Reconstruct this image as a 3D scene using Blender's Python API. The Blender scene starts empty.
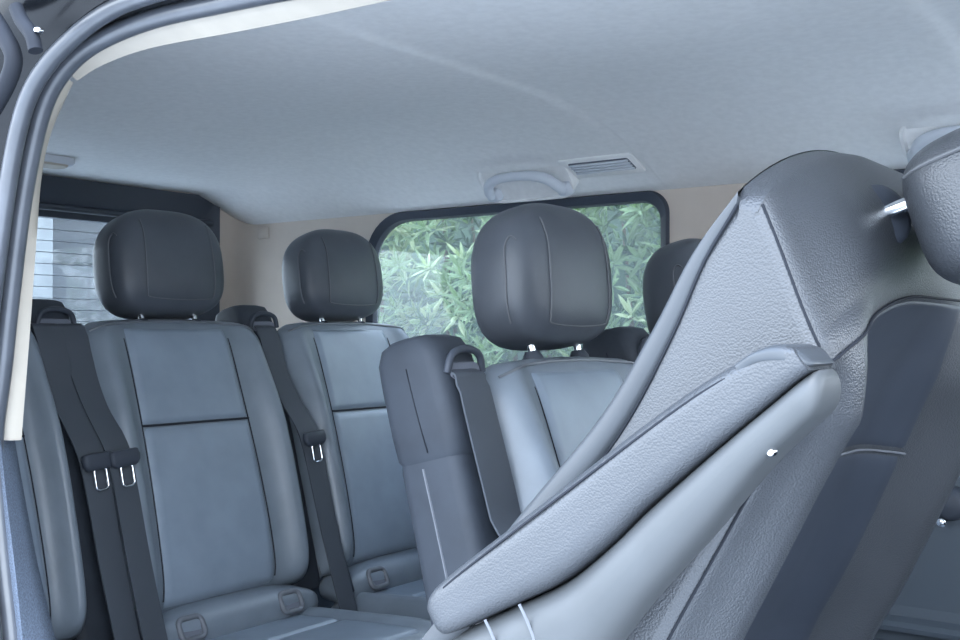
import bpy, bmesh, math, random
from mathutils import Vector, Matrix
random.seed(7)
S = bpy.context.scene
COL = S.collection
EYE = 1.45            # camera height above the ground-level datum used for the cabin
CS, SN = .809, .588
FPX = 1100.0

# ------------------------------------------------------------------ helpers
def W(F, L, z):       # cabin coordinates: F forward, L leftwards, z relative to eye height
    return Vector((F, L, EYE + z))

def LZ(px, py, L):    # where the sight line through a photo pixel meets the vertical plane at L
    r = (px - 480) / FPX
    F = (r*L*CS - L*SN) / (CS + r*SN)
    return F, (335 - py) / FPX * (L*CS - F*SN)

def sstep(t):
    t = max(0.0, min(1.0, t)); return t*t*(3 - 2*t)

def obj(name, verts, faces, mat, parent=None, smooth=True, mats=None, fm=None):
    me = bpy.data.meshes.new(name)
    me.from_pydata([tuple(v) for v in verts], [], faces)
    bm = bmesh.new(); bm.from_mesh(me)
    bmesh.ops.recalc_face_normals(bm, faces=bm.faces)
    bm.to_mesh(me); bm.free()
    for m in (mats or [mat]): me.materials.append(m)
    if fm:
        for p, i in zip(me.polygons, fm): p.material_index = i
    if smooth:
        for p in me.polygons: p.use_smooth = True
        me.set_sharp_from_angle(angle=math.radians(50))
    o = bpy.data.objects.new(name, me); COL.objects.link(o)
    if parent: o.parent = parent
    return o

class MB:
    def __init__(s): s.v = []; s.f = []; s.m = []; s.cur = 0
    def add(s, v, f):
        b = len(s.v); s.v += [Vector(p) for p in v]
        for q in f: s.f.append([b + i for i in q]); s.m.append(s.cur)
        return s
    def build(s, name, mat, parent=None, smooth=True, mats=None):
        return obj(name, s.v, s.f, mat, parent, smooth, mats, s.m if mats else None)
    def loft(s, rings, cap=True, closed=True):
        n = len(rings[0]); v = [p for r in rings for p in r]; f = []
        for i in range(len(rings) - 1):
            for j in range(n if closed else n - 1):
                k = (j + 1) % n
                f.append([i*n + j, i*n + k, (i+1)*n + k, (i+1)*n + j])
        if cap and closed:
            f.append(list(range(n))[::-1]); f.append([(len(rings)-1)*n + j for j in range(n)])
        return s.add(v, f)
    def tube(s, pts, r, n=8, closed=False, flat=1.0):
        pts = [Vector(p) for p in pts]; rings = []; m = len(pts); up = None
        for i, p in enumerate(pts):
            if closed: t = pts[(i+1) % m] - pts[i-1]
            else: t = pts[min(i+1, m-1)] - pts[max(i-1, 0)]
            if t.length < 1e-9: t = Vector((0, 0, 1))
            t.normalize()
            if up is None:
                a = Vector((0, 0, 1)) if abs(t.z) < .9 else Vector((1, 0, 0))
                up = (a - t*a.dot(t)).normalized()
            else:
                up = up - t*up.dot(t)
                up = up.normalized() if up.length > 1e-6 else Vector((1, 0, 0))
            sd = t.cross(up)
            rr = r[i] if isinstance(r, (list, tuple)) else r
            rings.append([p + up*math.cos(a)*rr + sd*math.sin(a)*rr*flat for a in [2*math.pi*k/n for k in range(n)]])
        if closed: rings.append(rings[0])
        return s.loft(rings, cap=not closed)
    def box(s, c, h, rot=None, bev=.15):
        # a box with chamfered edges, half sizes h
        c = Vector(c); b = min(h)*bev*2
        rings = []
        for (z, i) in ((-h[2], b), (-h[2]+b, 0), (h[2]-b, 0), (h[2], b)):
            x, y = h[0]-i, h[1]-i
            ring = [(-x, -y+b), (-x+b, -y), (x-b, -y), (x, -y+b), (x, y-b), (x-b, y), (-x+b, y), (-x, y-b)]
            rings.append([c + ((rot @ Vector((p, q, z))) if rot else Vector((p, q, z))) for p, q in ring])
        return s.loft(rings)
    def grid(s, P, back=None):
        n = len(P[0]); v = [p for r in P for p in r]; f = []
        for i in range(len(P)-1):
            for j in range(n-1):
                f.append([i*n+j, i*n+j+1, (i+1)*n+j+1, (i+1)*n+j])
        return s.add(v, f)

def crom(pts, k=8):   # Catmull-Rom through points (tuples of any dimension)
    out = []; n = len(pts)
    for i in range(n-1):
        p0, p1, p2, p3 = pts[max(i-1, 0)], pts[i], pts[i+1], pts[min(i+2, n-1)]
        for j in range(k):
            t = j/k
            out.append(tuple(.5*(2*b + (c-a)*t + (2*a-5*b+4*c-d)*t*t + (3*b-a-3*c+d)*t**3)
                             for a, b, c, d in zip(p0, p1, p2, p3)))
    out.append(tuple(pts[-1]))
    return out

def empty(name, loc, label=None, cat=None, group=None):
    o = bpy.data.objects.new(name, None); COL.objects.link(o); o.location = loc
    o.empty_display_size = .1
    return tag(o, label, cat, group)

def tag(o, label=None, cat=None, group=None, kind=None):
    if label: o['label'] = label
    if cat: o['category'] = cat
    if group: o['group'] = group
    if kind: o['kind'] = kind
    return o

def struct(o): o['kind'] = 'structure'; return o

# ------------------------------------------------------------------ materials
def mat(name, col, rough=.5, spec=.5, metal=0, noise=None, bump=None, coat=0, sheen=0):
    m = bpy.data.materials.new(name); m.use_nodes = True
    nt = m.node_tree; b = nt.nodes['Principled BSDF']
    b.inputs['Base Color'].default_value = (*col, 1)
    b.inputs['Roughness'].default_value = rough
    b.inputs['Specular IOR Level'].default_value = spec
    b.inputs['Metallic'].default_value = metal
    b.inputs['Coat Weight'].default_value = coat
    b.inputs['Sheen Weight'].default_value = sheen
    tc = nt.nodes.new('ShaderNodeTexCoord')
    if noise:      # (scale, amount): gentle colour variation of the material itself
        n = nt.nodes.new('ShaderNodeTexNoise'); n.inputs['Scale'].default_value = noise[0]
        n.inputs['Detail'].default_value = 4
        nt.links.new(tc.outputs['Object'], n.inputs['Vector'])
        r = nt.nodes.new('ShaderNodeValToRGB')
        a = noise[1]
        r.color_ramp.elements[0].position = .3; r.color_ramp.elements[1].position = .7
        r.color_ramp.elements[0].color = tuple(c*(1-a) for c in col) + (1,)
        r.color_ramp.elements[1].color = tuple(min(1, c*(1+a)) for c in col) + (1,)
        nt.links.new(n.outputs['Fac'], r.inputs['Fac']); nt.links.new(r.outputs['Color'], b.inputs['Base Color'])
    if bump:       # (kind, scale, strength, distance)
        if bump[0] == 'voronoi':
            t = nt.nodes.new('ShaderNodeTexVoronoi'); t.feature = 'F1'; out = t.outputs['Distance']
        elif bump[0] == 'wave':
            t = nt.nodes.new('ShaderNodeTexWave'); t.bands_direction = 'DIAGONAL'; out = t.outputs['Fac']
        else:
            t = nt.nodes.new('ShaderNodeTexNoise'); t.inputs['Detail'].default_value = 3; out = t.outputs['Fac']
        t.inputs['Scale'].default_value = bump[1]
        nt.links.new(tc.outputs['Object'], t.inputs['Vector'])
        bp = nt.nodes.new('ShaderNodeBump'); bp.inputs['Strength'].default_value = bump[2]
        bp.inputs['Distance'].default_value = bump[3]
        if bump[0] == 'voronoi': bp.invert = True
        nt.links.new(out, bp.inputs['Height']); nt.links.new(bp.outputs['Normal'], b.inputs['Normal'])
    return m

M = {}
M['pebble']   = mat('pebbled_leather', (0.048, 0.053, 0.061), .40, .75, noise=(9, .10), bump=('voronoi', 520, .42, .0011))
M['leather']  = mat('smooth_leather', (0.175, 0.205, 0.24), .40, .6, noise=(12, .10), bump=('voronoi', 700, .18, .0005))  # black leather, its base colour lifted to carry haze
M['seam']     = mat('seam_thread', (.018, .021, .028), .7, .2)
M['dim']      = mat('shaded_insert_leather', (0.036, 0.044, 0.06), .48, .4, noise=(14, .08), bump=('noise', 420, .12, .0006))  # insert leather again, with shade on the tipped-forward face in its colour
M['shell']    = mat('shell_leather', (0.052, 0.059, 0.068), .40, .5, noise=(12, .08), bump=('noise', 500, .12, .0005))
M['insert']   = mat('insert_leather', (0.22, 0.265, 0.32), .38, .6, noise=(14, .08), bump=('noise', 420, .12, .0006))  # base colour lifted likewise, haze put into the tone
M['headcover']= mat('headrest_leather', (0.066, 0.074, 0.088), .42, .5, noise=(11, .12), bump=('voronoi', 600, .2, .0006))
M['fabric']   = mat('column_cover', (0.034, 0.041, 0.053), .62, .35, noise=(20, .12), bump=('noise', 700, .25, .0006))
M['dark']     = mat('dark_plastic', (0.042, 0.05, 0.066), .55, .4, bump=('noise', 900, .1, .0004))
M['plastic']  = mat('armrest_plastic', (0.07, 0.076, 0.081), .48, .5, noise=(18, .06), bump=('noise', 900, .12, .0004))
M['belt']     = mat('belt_webbing', (0.062, 0.071, 0.086), .60, .35, bump=('wave', 420, .25, .0006))
M['thread']   = mat('stitch_thread', (0.115, 0.12, 0.13), .6, .3)
M['piping']   = mat('leather_piping', (.13, .14, .16), .42, .5)
M['chrome']   = mat('chrome', (.80, .82, .84), .14, .5, metal=1)
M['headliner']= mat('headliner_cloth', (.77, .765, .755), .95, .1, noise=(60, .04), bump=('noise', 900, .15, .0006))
M['handle']   = mat('roof_plastic', (0.56, 0.59, 0.64), .55, .35)
M['groove']   = mat('vent_shadow_gap', (.14, .15, .18), .8, .2)
M['wire']     = mat('heater_wire', (0.2, 0.21, 0.22), .6, .3)
M['cream']    = mat('pillar_plastic', (0.56, 0.485, 0.42), .62, .3, noise=(15, .03), bump=('noise', 800, .1, .0004))
M['strip']    = mat('cream_strip', (0.47, 0.425, 0.36), .6, .3, noise=(25, .05))
M['seal']     = mat('rubber_seal', (0.075, 0.083, 0.098), .30, .9, noise=(22, .15))
M['paint']    = mat('black_paint', (0.004, 0.005, 0.007), .22, .35, coat=.15)
M['jamb']     = mat('speckled_jamb', (0.15, 0.185, 0.245), .75, .3, noise=(420, .35))
M['trim']     = mat('lower_trim', (0.075, 0.092, 0.112), .6, .35, bump=('noise', 600, .2, .0006))
M['floor']    = mat('cabin_carpet', (.035, .04, .05), .95, .1, noise=(150, .3), bump=('noise', 300, .5, .003))
M['rubber']   = mat('window_rubber', (0.038, 0.047, 0.066), .5, .4)
M['concrete'] = mat('driveway_concrete', (0.48, 0.48, 0.47), .9, .2, noise=(3, .15), bump=('noise', 30, .3, .004))
M['garage']   = mat('garage_panel', (0.042, 0.044, 0.046), .7, .3, noise=(2, .08))
M['post']     = mat('white_render', (0.17, 0.175, 0.172), .85, .2, noise=(14, .18), bump=('noise', 40, .4, .004))
M['bark']     = mat('shrub_bark', (.14, .11, .08), .9, .2, noise=(20, .3))
M['soil']     = mat('dark_soil', (.05, .05, .035), .95, .1, noise=(10, .3))
M['roofskin'] = M['paint']

def leafmat(name, col):
    m = mat(name, col, .45, .4, noise=(6, .25))
    nt = m.node_tree; b = nt.nodes['Principled BSDF']
    tr = nt.nodes.new('ShaderNodeBsdfTranslucent'); tr.inputs['Color'].default_value = (col[0]*1.3, min(1, col[1]*1.4), col[2]*.8, 1)
    mx = nt.nodes.new('ShaderNodeMixShader'); mx.inputs[0].default_value = .3
    nt.links.new(b.outputs[0], mx.inputs[1]); nt.links.new(tr.outputs[0], mx.inputs[2])
    nt.links.new(mx.outputs[0], nt.nodes['Material Output'].inputs['Surface'])
    return m
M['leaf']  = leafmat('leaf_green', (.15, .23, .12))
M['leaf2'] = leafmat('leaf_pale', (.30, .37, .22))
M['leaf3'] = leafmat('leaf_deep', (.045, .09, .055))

def glassmat(name, tint, milk):
    m = bpy.data.materials.new(name); m.use_nodes = True
    nt = m.node_tree; nt.nodes.clear()
    out = nt.nodes.new('ShaderNodeOutputMaterial')
    t = nt.nodes.new('ShaderNodeBsdfTransparent'); t.inputs['Color'].default_value = (*tint, 1)
    g = nt.nodes.new('ShaderNodeBsdfGlossy'); g.inputs['Roughness'].default_value = .02
    d = nt.nodes.new('ShaderNodeBsdfTranslucent'); d.inputs['Color'].default_value = (.75, .82, .88, 1)
    a = nt.nodes.new('ShaderNodeMixShader'); a.inputs[0].default_value = milk
    b = nt.nodes.new('ShaderNodeMixShader'); b.inputs[0].default_value = .05
    nt.links.new(t.outputs[0], a.inputs[1]); nt.links.new(d.outputs[0], a.inputs[2])
    nt.links.new(a.outputs[0], b.inputs[1]); nt.links.new(g.outputs[0], b.inputs[2])
    nt.links.new(b.outputs[0], out.inputs['Surface'])
    return m
M['glass'] = glassmat('milky_glass', (.88, .90, .90), .065)  # translucent share makes the pane slightly milky
M['glass2'] = glassmat('tailgate_glass', (.86, .90, .92), .03)

# ------------------------------------------------------------------ generic shapes
def superell(a, b, c, e1=.55, e2=.55, nu=40, nv=24, taper=0.0, lean=0.0, etop=None):
    """rounded block, half sizes a (x), b (y), c (z) -> rows of points"""
    def sp(v, e): return math.copysign(abs(v)**e, v)
    rows = []
    for i in range(nv+1):
        et = -math.pi/2 + math.pi*i/nv
        row = []; e0 = e1
        if etop and et > 0: e1 = etop
        for j in range(nu):
            om = -math.pi + 2*math.pi*j/nu
            x = a*sp(math.cos(et), e1)*sp(math.cos(om), e2)
            y = b*sp(math.cos(et), e1)*sp(math.sin(om), e2)
            z = c*sp(math.sin(et), e1)
            k = 1 - taper*max(0, z/c)**1.5
            row.append(Vector((x*k + lean*z, y*k, z)))
        rows.append(row); e1 = e0
    return rows

def rrect(w, h, r, n=6):
    out = []
    for cx, cy, a0 in ((w-r, h-r, 0), (-w+r, h-r, 90), (-w+r, -h+r, 180), (w-r, -h+r, 270)):
        for i in range(n+1):
            a = math.radians(a0 + 90*i/n)
            out.append((cx + r*math.cos(a), cy + r*math.sin(a)))
    return out

# ------------------------------------------------------------------ headrest (local frame: x front, y left, z along the posts; origin = centre)
HA, HB, HC = .074, .148, .116
def head_front(y, z, off=.0012):
    k = 1 - .06*max(0, z/HC)**1.5
    e = .70 if z > 0 else .58
    q = abs(z)/HC
    ct = max(0, 1 - q**(2/e))**(e/2)       # cos(et)**e1
    yy = min(.999, abs(y)/(HB*k*max(ct, 1e-4)))
    x = HA*k*ct*max(0, 1 - yy**(2/.62))**(.62/2)
    return Vector((x + off + HLEAN*z, y, z))
HLEAN = .10
def make_headrest(parent, mtx, mt, style='front', gap=.03):
    """cushion with seams and two posts, placed by mtx under parent"""
    mb = MB(); mb.loft(superell(HA, HB, HC, .58, .62, 56, 36, taper=.06, lean=HLEAN, etop=.70), cap=False)
    h = mb.build('headrest', mt, parent); 
    for v in h.data.vertices: v.co = mtx @ v.co
    # seams sit on the front face
    st = MB()
    pts = []
    yl = .088
    loop = [(-yl, .078), (-yl, .04), (-yl-.002, -.03), (-yl, -.075), (-yl+.012, -.088), (0, -.092), (yl-.012, -.088), (yl, -.075), (yl+.002, -.03), (yl, .04), (yl, .078)]
    st.tube([mtx @ head_front(y, z) for y, z in crom(loop, 6)], .0016, 6)
    def side_pt(om, z):
        e0 = .70 if z > 0 else .58
        ct = max(0, 1 - (abs(z)/HC)**(2/e0))**(e0/2); k = 1 - .06*max(0, z/HC)**1.5
        co, so = math.cos(om), math.sin(om)
        return Vector(((HA+.001)*ct*k*math.copysign(abs(co)**.62, co) + HLEAN*z, (HB+.001)*ct*k*math.copysign(abs(so)**.62, so), z))
    for sg in (-1, 1):
        side = [(66, .044), (74, .051), (80, .038), (80, .0), (81, -.04), (82, -.080)]
        st.tube([mtx @ side_pt(sg*math.radians(o), z) for o, z in crom(side, 6)], .0014, 6)
    s = st.build('headrest_seam', M['thread'], h)
    for sg in (-1, 1):
        p = MB(); p.tube([mtx @ Vector((0 - .0, sg*.07, -HC + .02)), mtx @ Vector((0, sg*.07, -HC - gap - .03))], .0065, 12)
        p.build('headrest_post', M['chrome'], h)
        c = MB(); c.tube([mtx @ Vector((0, sg*.07, -HC - gap + .006)), mtx @ Vector((0, sg*.07, -HC - gap - .004)), mtx @ Vector((0, sg*.07, -HC - gap - .014))], [.011, .017, .018], 16)
        c.build('post_collar', M['dark'], h)
    return h

# ------------------------------------------------------------------ standard upright seat
REC = math.radians(14)
ZP = .44          # height of the backrest pivot above the cabin floor
HT = .60          # backrest height
def bk(b, y, h):  # backrest frame -> seat local frame
    return Vector((b*math.cos(REC) - h*math.sin(REC), y, ZP + h*math.cos(REC) + b*math.sin(REC)))
def halfw(h):
    r = .055
    w = .250 - .010*sstep((h - .25)/.35)
    d = h - (HT - r)
    if d > 0: w = w - r + math.sqrt(max(0, r*r - min(d, r)**2))*1.0
    return w
def bfront(u, v):  # u,v in -1..1 -> thickness of the front cushion
    e = (1 - abs(u)**7)**.5 if abs(u) < 1 else 0
    g = (1 - abs(v)**12)**.5 if abs(v) < 1 else 0
    lum = .046 + .016*math.cos((v + .35)*1.6)
    bol = .052*math.exp(-((abs(u) - .84)/.15)**2)*(1 - .55*sstep((v - .2)/.75))
    return e*g*(lum + bol)
def bpt(y, h, off=0):
    w = halfw(min(h, HT - .0005)); u = max(-1, min(1, y/w)); v = 2*h/HT - 1
    return bk(bfront(u, v) + off, y, h)

def puff_patch(f, y0, y1, h0, h1, off=.006, nu=26, nv=30, edge=.012):
    """upholstered panel sitting on surface f, edges tucked in"""
    P = []
    for i in range(nv+1):
        h = h0 + (h1-h0)*i/nv; row = []
        a, b = y0(h), y1(h)
        for j in range(nu+1):
            y = a + (b-a)*j/nu
            d = min(y-a, b-y, (h-h0), (h1-h))
            o = -.004 + (off + .004)*math.sqrt(max(0, 1 - (1 - min(1, d/edge))**2))
            row.append(f(y, h, o))
        P.append(row)
    return MB().grid(P)

def belt_ribbon(path, w, th=.0016, side=None):
    """webbing swept along path; side = width direction per point"""
    n = len(path); rings = []
    for i, p in enumerate(path):
        p = Vector(p)
        t = (Vector(path[min(i+1, n-1)]) - Vector(path[max(i-1, 0)])).normalized()
        s = Vector(side[i] if isinstance(side, list) else side)
        s = (s - t*s.dot(t)).normalized(); nn = t.cross(s)
        rings.append([p + s*w/2 + nn*th, p + s*w*.35 + nn*th*1.6, p - s*w*.35 + nn*th*1.6, p - s*w/2 + nn*th,
                      p - s*w/2 - nn*th, p - s*w*.35 - nn*th*1.6, p + s*w*.35 - nn*th*1.6, p + s*w/2 - nn*th])
    return MB().loft(rings)

def make_tongue(parent, mtx):
    """plastic buckle tongue with its chrome latch loop; x out, y across, z up"""
    mb = MB()
    rings = []
    for z, w, d in ((.016, .027, .004), (.014, .031, .007), (.004, .033, .009), (-.006, .032, .009), (-.013, .027, .007), (-.016, .022, .004)):
        rings.append([mtx @ Vector((y, x, z)) for x, y in rrect(w, d, d*.8, 3)])
    mb.loft(rings)
    t = mb.build('belt_tongue', M['dark'], parent)
    lb = MB()
    loop = [mtx @ Vector((0, x, z - .032)) for x, z in rrect(.0130, .021, .008, 4)]
    lb.tube(loop, .0036, 8, closed=True, flat=.7)
    lb.build('latch_plate', M['chrome'], t)
    return t

def make_belt(seat, path, side, w, tongue_i, tongue_mtx):
    b = belt_ribbon(path, w, side=side).build('seat_belt', M['belt'], seat)
    if tongue_mtx is not None: make_tongue(b, tongue_mtx)
    return b

COLY = -.288      # column centre across the seat
def make_column(seat, top=.655):
    """belt column behind the seat's right shoulder"""
    cy = COLY
    def ring(h, b0, b1, w, r):
        cb = (b0+b1)/2
        return [bk(cb + x, cy + y, h) for x, y in rrect((b1-b0)/2, w, r, 4)]
    rings = []
    for h, b0, b1, w in ((-.02, -.088, .025, .043), (.0, -.092, .030, .047), (.2, -.095, .026, .047), (.47, -.096, .018, .047), (.50, -.092, .014, .045)):
        rings.append(ring(h, b0, b1, w, .022))
    c = MB().loft(rings).build('belt_column', M['fabric'], seat)
    rings = []
    for h, b0, b1, w in ((.478, -.094, .018, .046), (.486, -.098, .022, .0495), (.52, -.100, .023, .051), (.59, -.102, .019, .051), (top-.030, -.102, .014, .050), (top-.010, -.094, .004, .047), (top-.002, -.080, -.012, .041), (top, -.065, -.028, .032)):
        rings.append(ring(h, b0, b1, w, .024))
    k = MB().loft(rings).build('column_cap', M['fabric'], seat)
    lip = [bk(.018, cy-.036, top-.064), bk(.025, cy-.026, top-.040), bk(.027, cy+.004, top-.032), bk(.025, cy+.036, top-.040), bk(.018, cy+.046, top-.064)]
    MB().tube(crom([tuple(p) for p in lip], 6), .0055, 8).build('slot_lip', M['dark'], k)
    sl = MB(); rr = [(bk(.0155, cy + .004 + y, top - .062 + z)) for y, z in rrect(.036, .014, .010, 4)]
    rr2 = [(bk(.021, cy + .004 + y, top - .062 + z)) for y, z in rrect(.033, .011, .008, 4)]
    sl.loft([rr, rr2]).build('belt_slot', M['groove'], k)
    for yy in (-.0445, .0445):
        pts = crom([tuple(bk(bb - (.058 if yy < 0 else 0), cy+yy*(1.055 if yy < 0 else 1), h)) for h, bb in ((.47, .012), (.36, .016), (.22, .019), (.08, .022), (.0, .023))], 6)
        MB().tube(pts, .0020, 6).build('column_piping', M['piping'], c)
    sp = crom([tuple(bk(b, cy-.0512, h)) for b, h in ((-.030, .49), (-.036, .55), (-.040, .61))], 5)
    MB().tube(sp, .0010, 6).build('cap_seam', M['seam'], k)
    return c

def make_seat(name, F, L, zoff, label, head=True, head_drop=0.0, belts=((0, 0),), recl=None, head_lean=0.0, colm=True, tongue_h=.31, beltw=.056):
    """upright leather seat; F, L = pivot position"""
    seat = empty(name, W(F, L, -1.0 + zoff), label, 'seat', 'black leather passenger seats')
    # --- main cushion (closed pillow with shell behind)
    nu, nv = 44, 44
    Pf, Pb = [], []
    for i in range(nv+1):
        t = i/nv; v = -math.cos(math.pi*t); h = (v+1)/2*HT
        hh = max(.0003, min(HT-.0003, h)); w = halfw(hh)
        rf, rb = [], []
        for j in range(nu+1):
            u = -math.cos(math.pi*j/nu)*1.0
            e = (1-abs(u)**7)**.5 if abs(u) < 1 else 0
            g = (1-abs(v)**12)**.5 if abs(v) < 1 else 0
            arch = .012*(1-(u*w/.23)**2)*sstep((h-.5)/.1)
            rf.append(bk(bfront(u, v), u*w, h + arch)); rb.append(bk(-.045*e*g, u*w, h + arch))
        Pf.append(rf); Pb.append(rb)
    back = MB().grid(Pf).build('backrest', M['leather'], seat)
    MB().grid(Pb).build('back_shell', M['dark'], seat)
    # --- inserts
    iw = lambda h: .158 - .012*sstep(h/.6)
    def f(y, h, o): 
        p = bpt(y, h, o)
        return p
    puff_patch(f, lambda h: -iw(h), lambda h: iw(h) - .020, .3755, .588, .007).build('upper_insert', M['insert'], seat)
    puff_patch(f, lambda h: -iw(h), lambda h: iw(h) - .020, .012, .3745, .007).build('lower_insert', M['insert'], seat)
    # --- piping round the top edge and bolster seams
    pts = []
    for a in range(0, 41):
        t = -1 + 2*a/40
        y = .215*t; hh = .590 - .012*abs(t)**5
        p = bpt(y, hh, .0012); q = .012*(1-(y/.23)**2)*sstep((hh-.5)/.1)
        pts.append(p + bk(0, 0, q) - bk(0, 0, 0))
    MB().tube(pts, .0026, 6).build('top_piping', M['piping'], back)
    for sg in (-1, 1):
        pts = [bpt(sg*(iw(h) + .001 - (.020 if sg > 0 else 0)), h, .0004) for h in [.03 + .53*k/30 for k in range(31)]]
        MB().tube(pts, .0018, 6).build('bolster_seam', M['seam'], back)
    MB().tube([bpt(-.150 + .282*k/24, .375, .0010) for k in range(25)], .0024, 6).build('insert_seam', M['seam'], back)
    # --- roll at the foot of the backrest with anchor openings
    rows = superell(.058, .232, .05, .75, .32, 40, 18)
    ctr = bk(.035, 0, -.035)
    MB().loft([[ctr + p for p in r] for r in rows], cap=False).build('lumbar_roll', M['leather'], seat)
    for sg in (-1, 1):
        c = ctr + Vector((.055, sg*.132, .020)); R = Matrix.Rotation(math.radians(-28), 4, 'Y')
        loop = [c + R @ Vector((0, y, z)) for y, z in rrect(.028, .021, .013, 5)]
        a = MB().tube(loop, .0062, 8, closed=True).build('anchor_bezel', M['piping'], seat)
        inner = [c + R @ Vector((-.001, y, z)) for y, z in rrect(.024, .017, .011, 5)]
        inner2 = [c + R @ Vector((-.016, y*.8, z*.8)) for y, z in rrect(.024, .017, .011, 5)]
        MB().loft([inner, inner2]).build('anchor_opening', M['groove'], a)
    # --- seat cushion
    def cush(y, x, o=0):
        u = y/.236; v = (x - .255)/.245
        e = (1 - min(1, abs(u))**8)**.4; g = (1 - min(1, abs(v))**8)**.4
        z = ZP - .115 + e*g*(.085 + .022*math.exp(-((abs(u)-.82)/.12)**2) + .018*v) 
        return Vector((x, y, z + o))
    P, B = [], []
    for i in range(41):
        v = -math.cos(math.pi*i/40); x = .255 + .245*v
        P.append([cush(-.236*math.cos(math.pi*j/40), x) for j in range(41)])
        B.append([Vector((x, -.236*math.cos(math.pi*j/40), ZP - .115 - .03*(1-abs(v)**8)**.4*(1-abs(math.cos(math.pi*j/40))**8)**.4)) for j in range(41)])
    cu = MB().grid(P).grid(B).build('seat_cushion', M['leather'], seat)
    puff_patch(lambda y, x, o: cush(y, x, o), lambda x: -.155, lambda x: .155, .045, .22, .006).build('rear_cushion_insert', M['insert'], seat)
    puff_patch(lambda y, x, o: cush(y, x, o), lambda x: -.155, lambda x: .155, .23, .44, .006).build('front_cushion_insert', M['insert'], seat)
    # --- base frame and feet
    mb = MB()
    rings = []
    for z, sx, sy, cx in ((.02, .17, .19, .20), (.05, .175, .195, .20), (.26, .15, .17, .21), (.30, .19, .2, .24), (ZP-.12, .2, .21, .25)):
        rings.append([Vector((cx + a, b, z)) for a, b in rrect(sx, sy, .04, 4)])
    mb.loft(rings).build('seat_base', M['dark'], seat)
    for sg in (-1, 1):
        MB().box((.2, sg*.17, .012), (.22, .022, .012)).build('floor_rail', M['dark'], seat)
    # --- headrest
    if head:
        R = Matrix.Rotation(-REC + head_lean, 4, 'Y')
        c = bk(.005, 0, HT + .016 + HC - head_drop)
        mt = Matrix.Translation(c) @ R
        hd = make_headrest(seat, mt, M['headcover'], gap=.012)
    # --- belt column and belts
    if colm:
        make_column(seat)
        for k, (dy, db) in enumerate(belts):
            cy = COLY + .000 + dy
            b0 = .074 + db
            pts = [(.012, cy, .596), (.024, cy+.001, .590), (.031, cy+.001, .574), (b0-.042, cy + .006, .50), (b0-.022, cy + .012, .42), (b0+.012, cy + .016, .34), (b0+.016, cy + .02, .30),
                   (b0 + .018, cy+.022, .24), (b0+.02, cy+.025, .12), (b0+.024, cy+.030, .0), (b0+.03, cy+.035, -.12), (b0+.03, cy+.038, -.2)]
            path = [bk(max(p[0], .0345) if p[2] < .57 else p[0], p[1], p[2]) for p in crom(pts, 5)]
            side = [Vector((.12*math.sin(i*.09+k), 1, .0)) for i in range(len(path))]
            tm = Matrix.Translation(bk(b0+.030, cy+.0195, tongue_h)) @ Matrix.Rotation(-REC+.1, 4, 'Y') @ Matrix.Rotation(.08, 4, 'X')
            make_belt(seat, path, side, beltw, 25, tm)
        rc = MB()
        q = bk(.075, COLY + .065, -.01)
        rc.box(q, (.012, .016, .042), Matrix.Rotation(-REC, 3, 'Y') @ Matrix.Rotation(.15, 3, 'X'), .3)
        rc.build('buckle_receiver', M['dark'], seat)
    return seat

make_seat('passenger_seat', -1.80, 1.528, 0, 'upright black leather back-row seat with two belt tongues hanging beside its left edge', belts=((-.022, -.002), (.030, .006)))
make_seat('passenger_seat', -1.80, 2.070, 0, 'upright black leather back-row seat, headrest before the beige pillar, one belt tongue')
make_seat('passenger_seat', -1.80, 1.030, 0, 'partly hidden back-row seat at the left picture edge, just inside the door seal', belts=(), colm=False).scale = (1, .72, 1)
make_seat('passenger_seat', -.80, 1.520, -.070, 'upright black leather seat directly behind the tilted seat, large headrest against the leafy side window', head_lean=.06, head_drop=-.013, tongue_h=.05, belts=((-.004, -.034),), beltw=.062)
make_seat('passenger_seat', -.80, 2.085, -.055, 'mostly hidden black seat by the far window whose dark headrest shows behind the tilted seatback', head_drop=.02)

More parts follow.
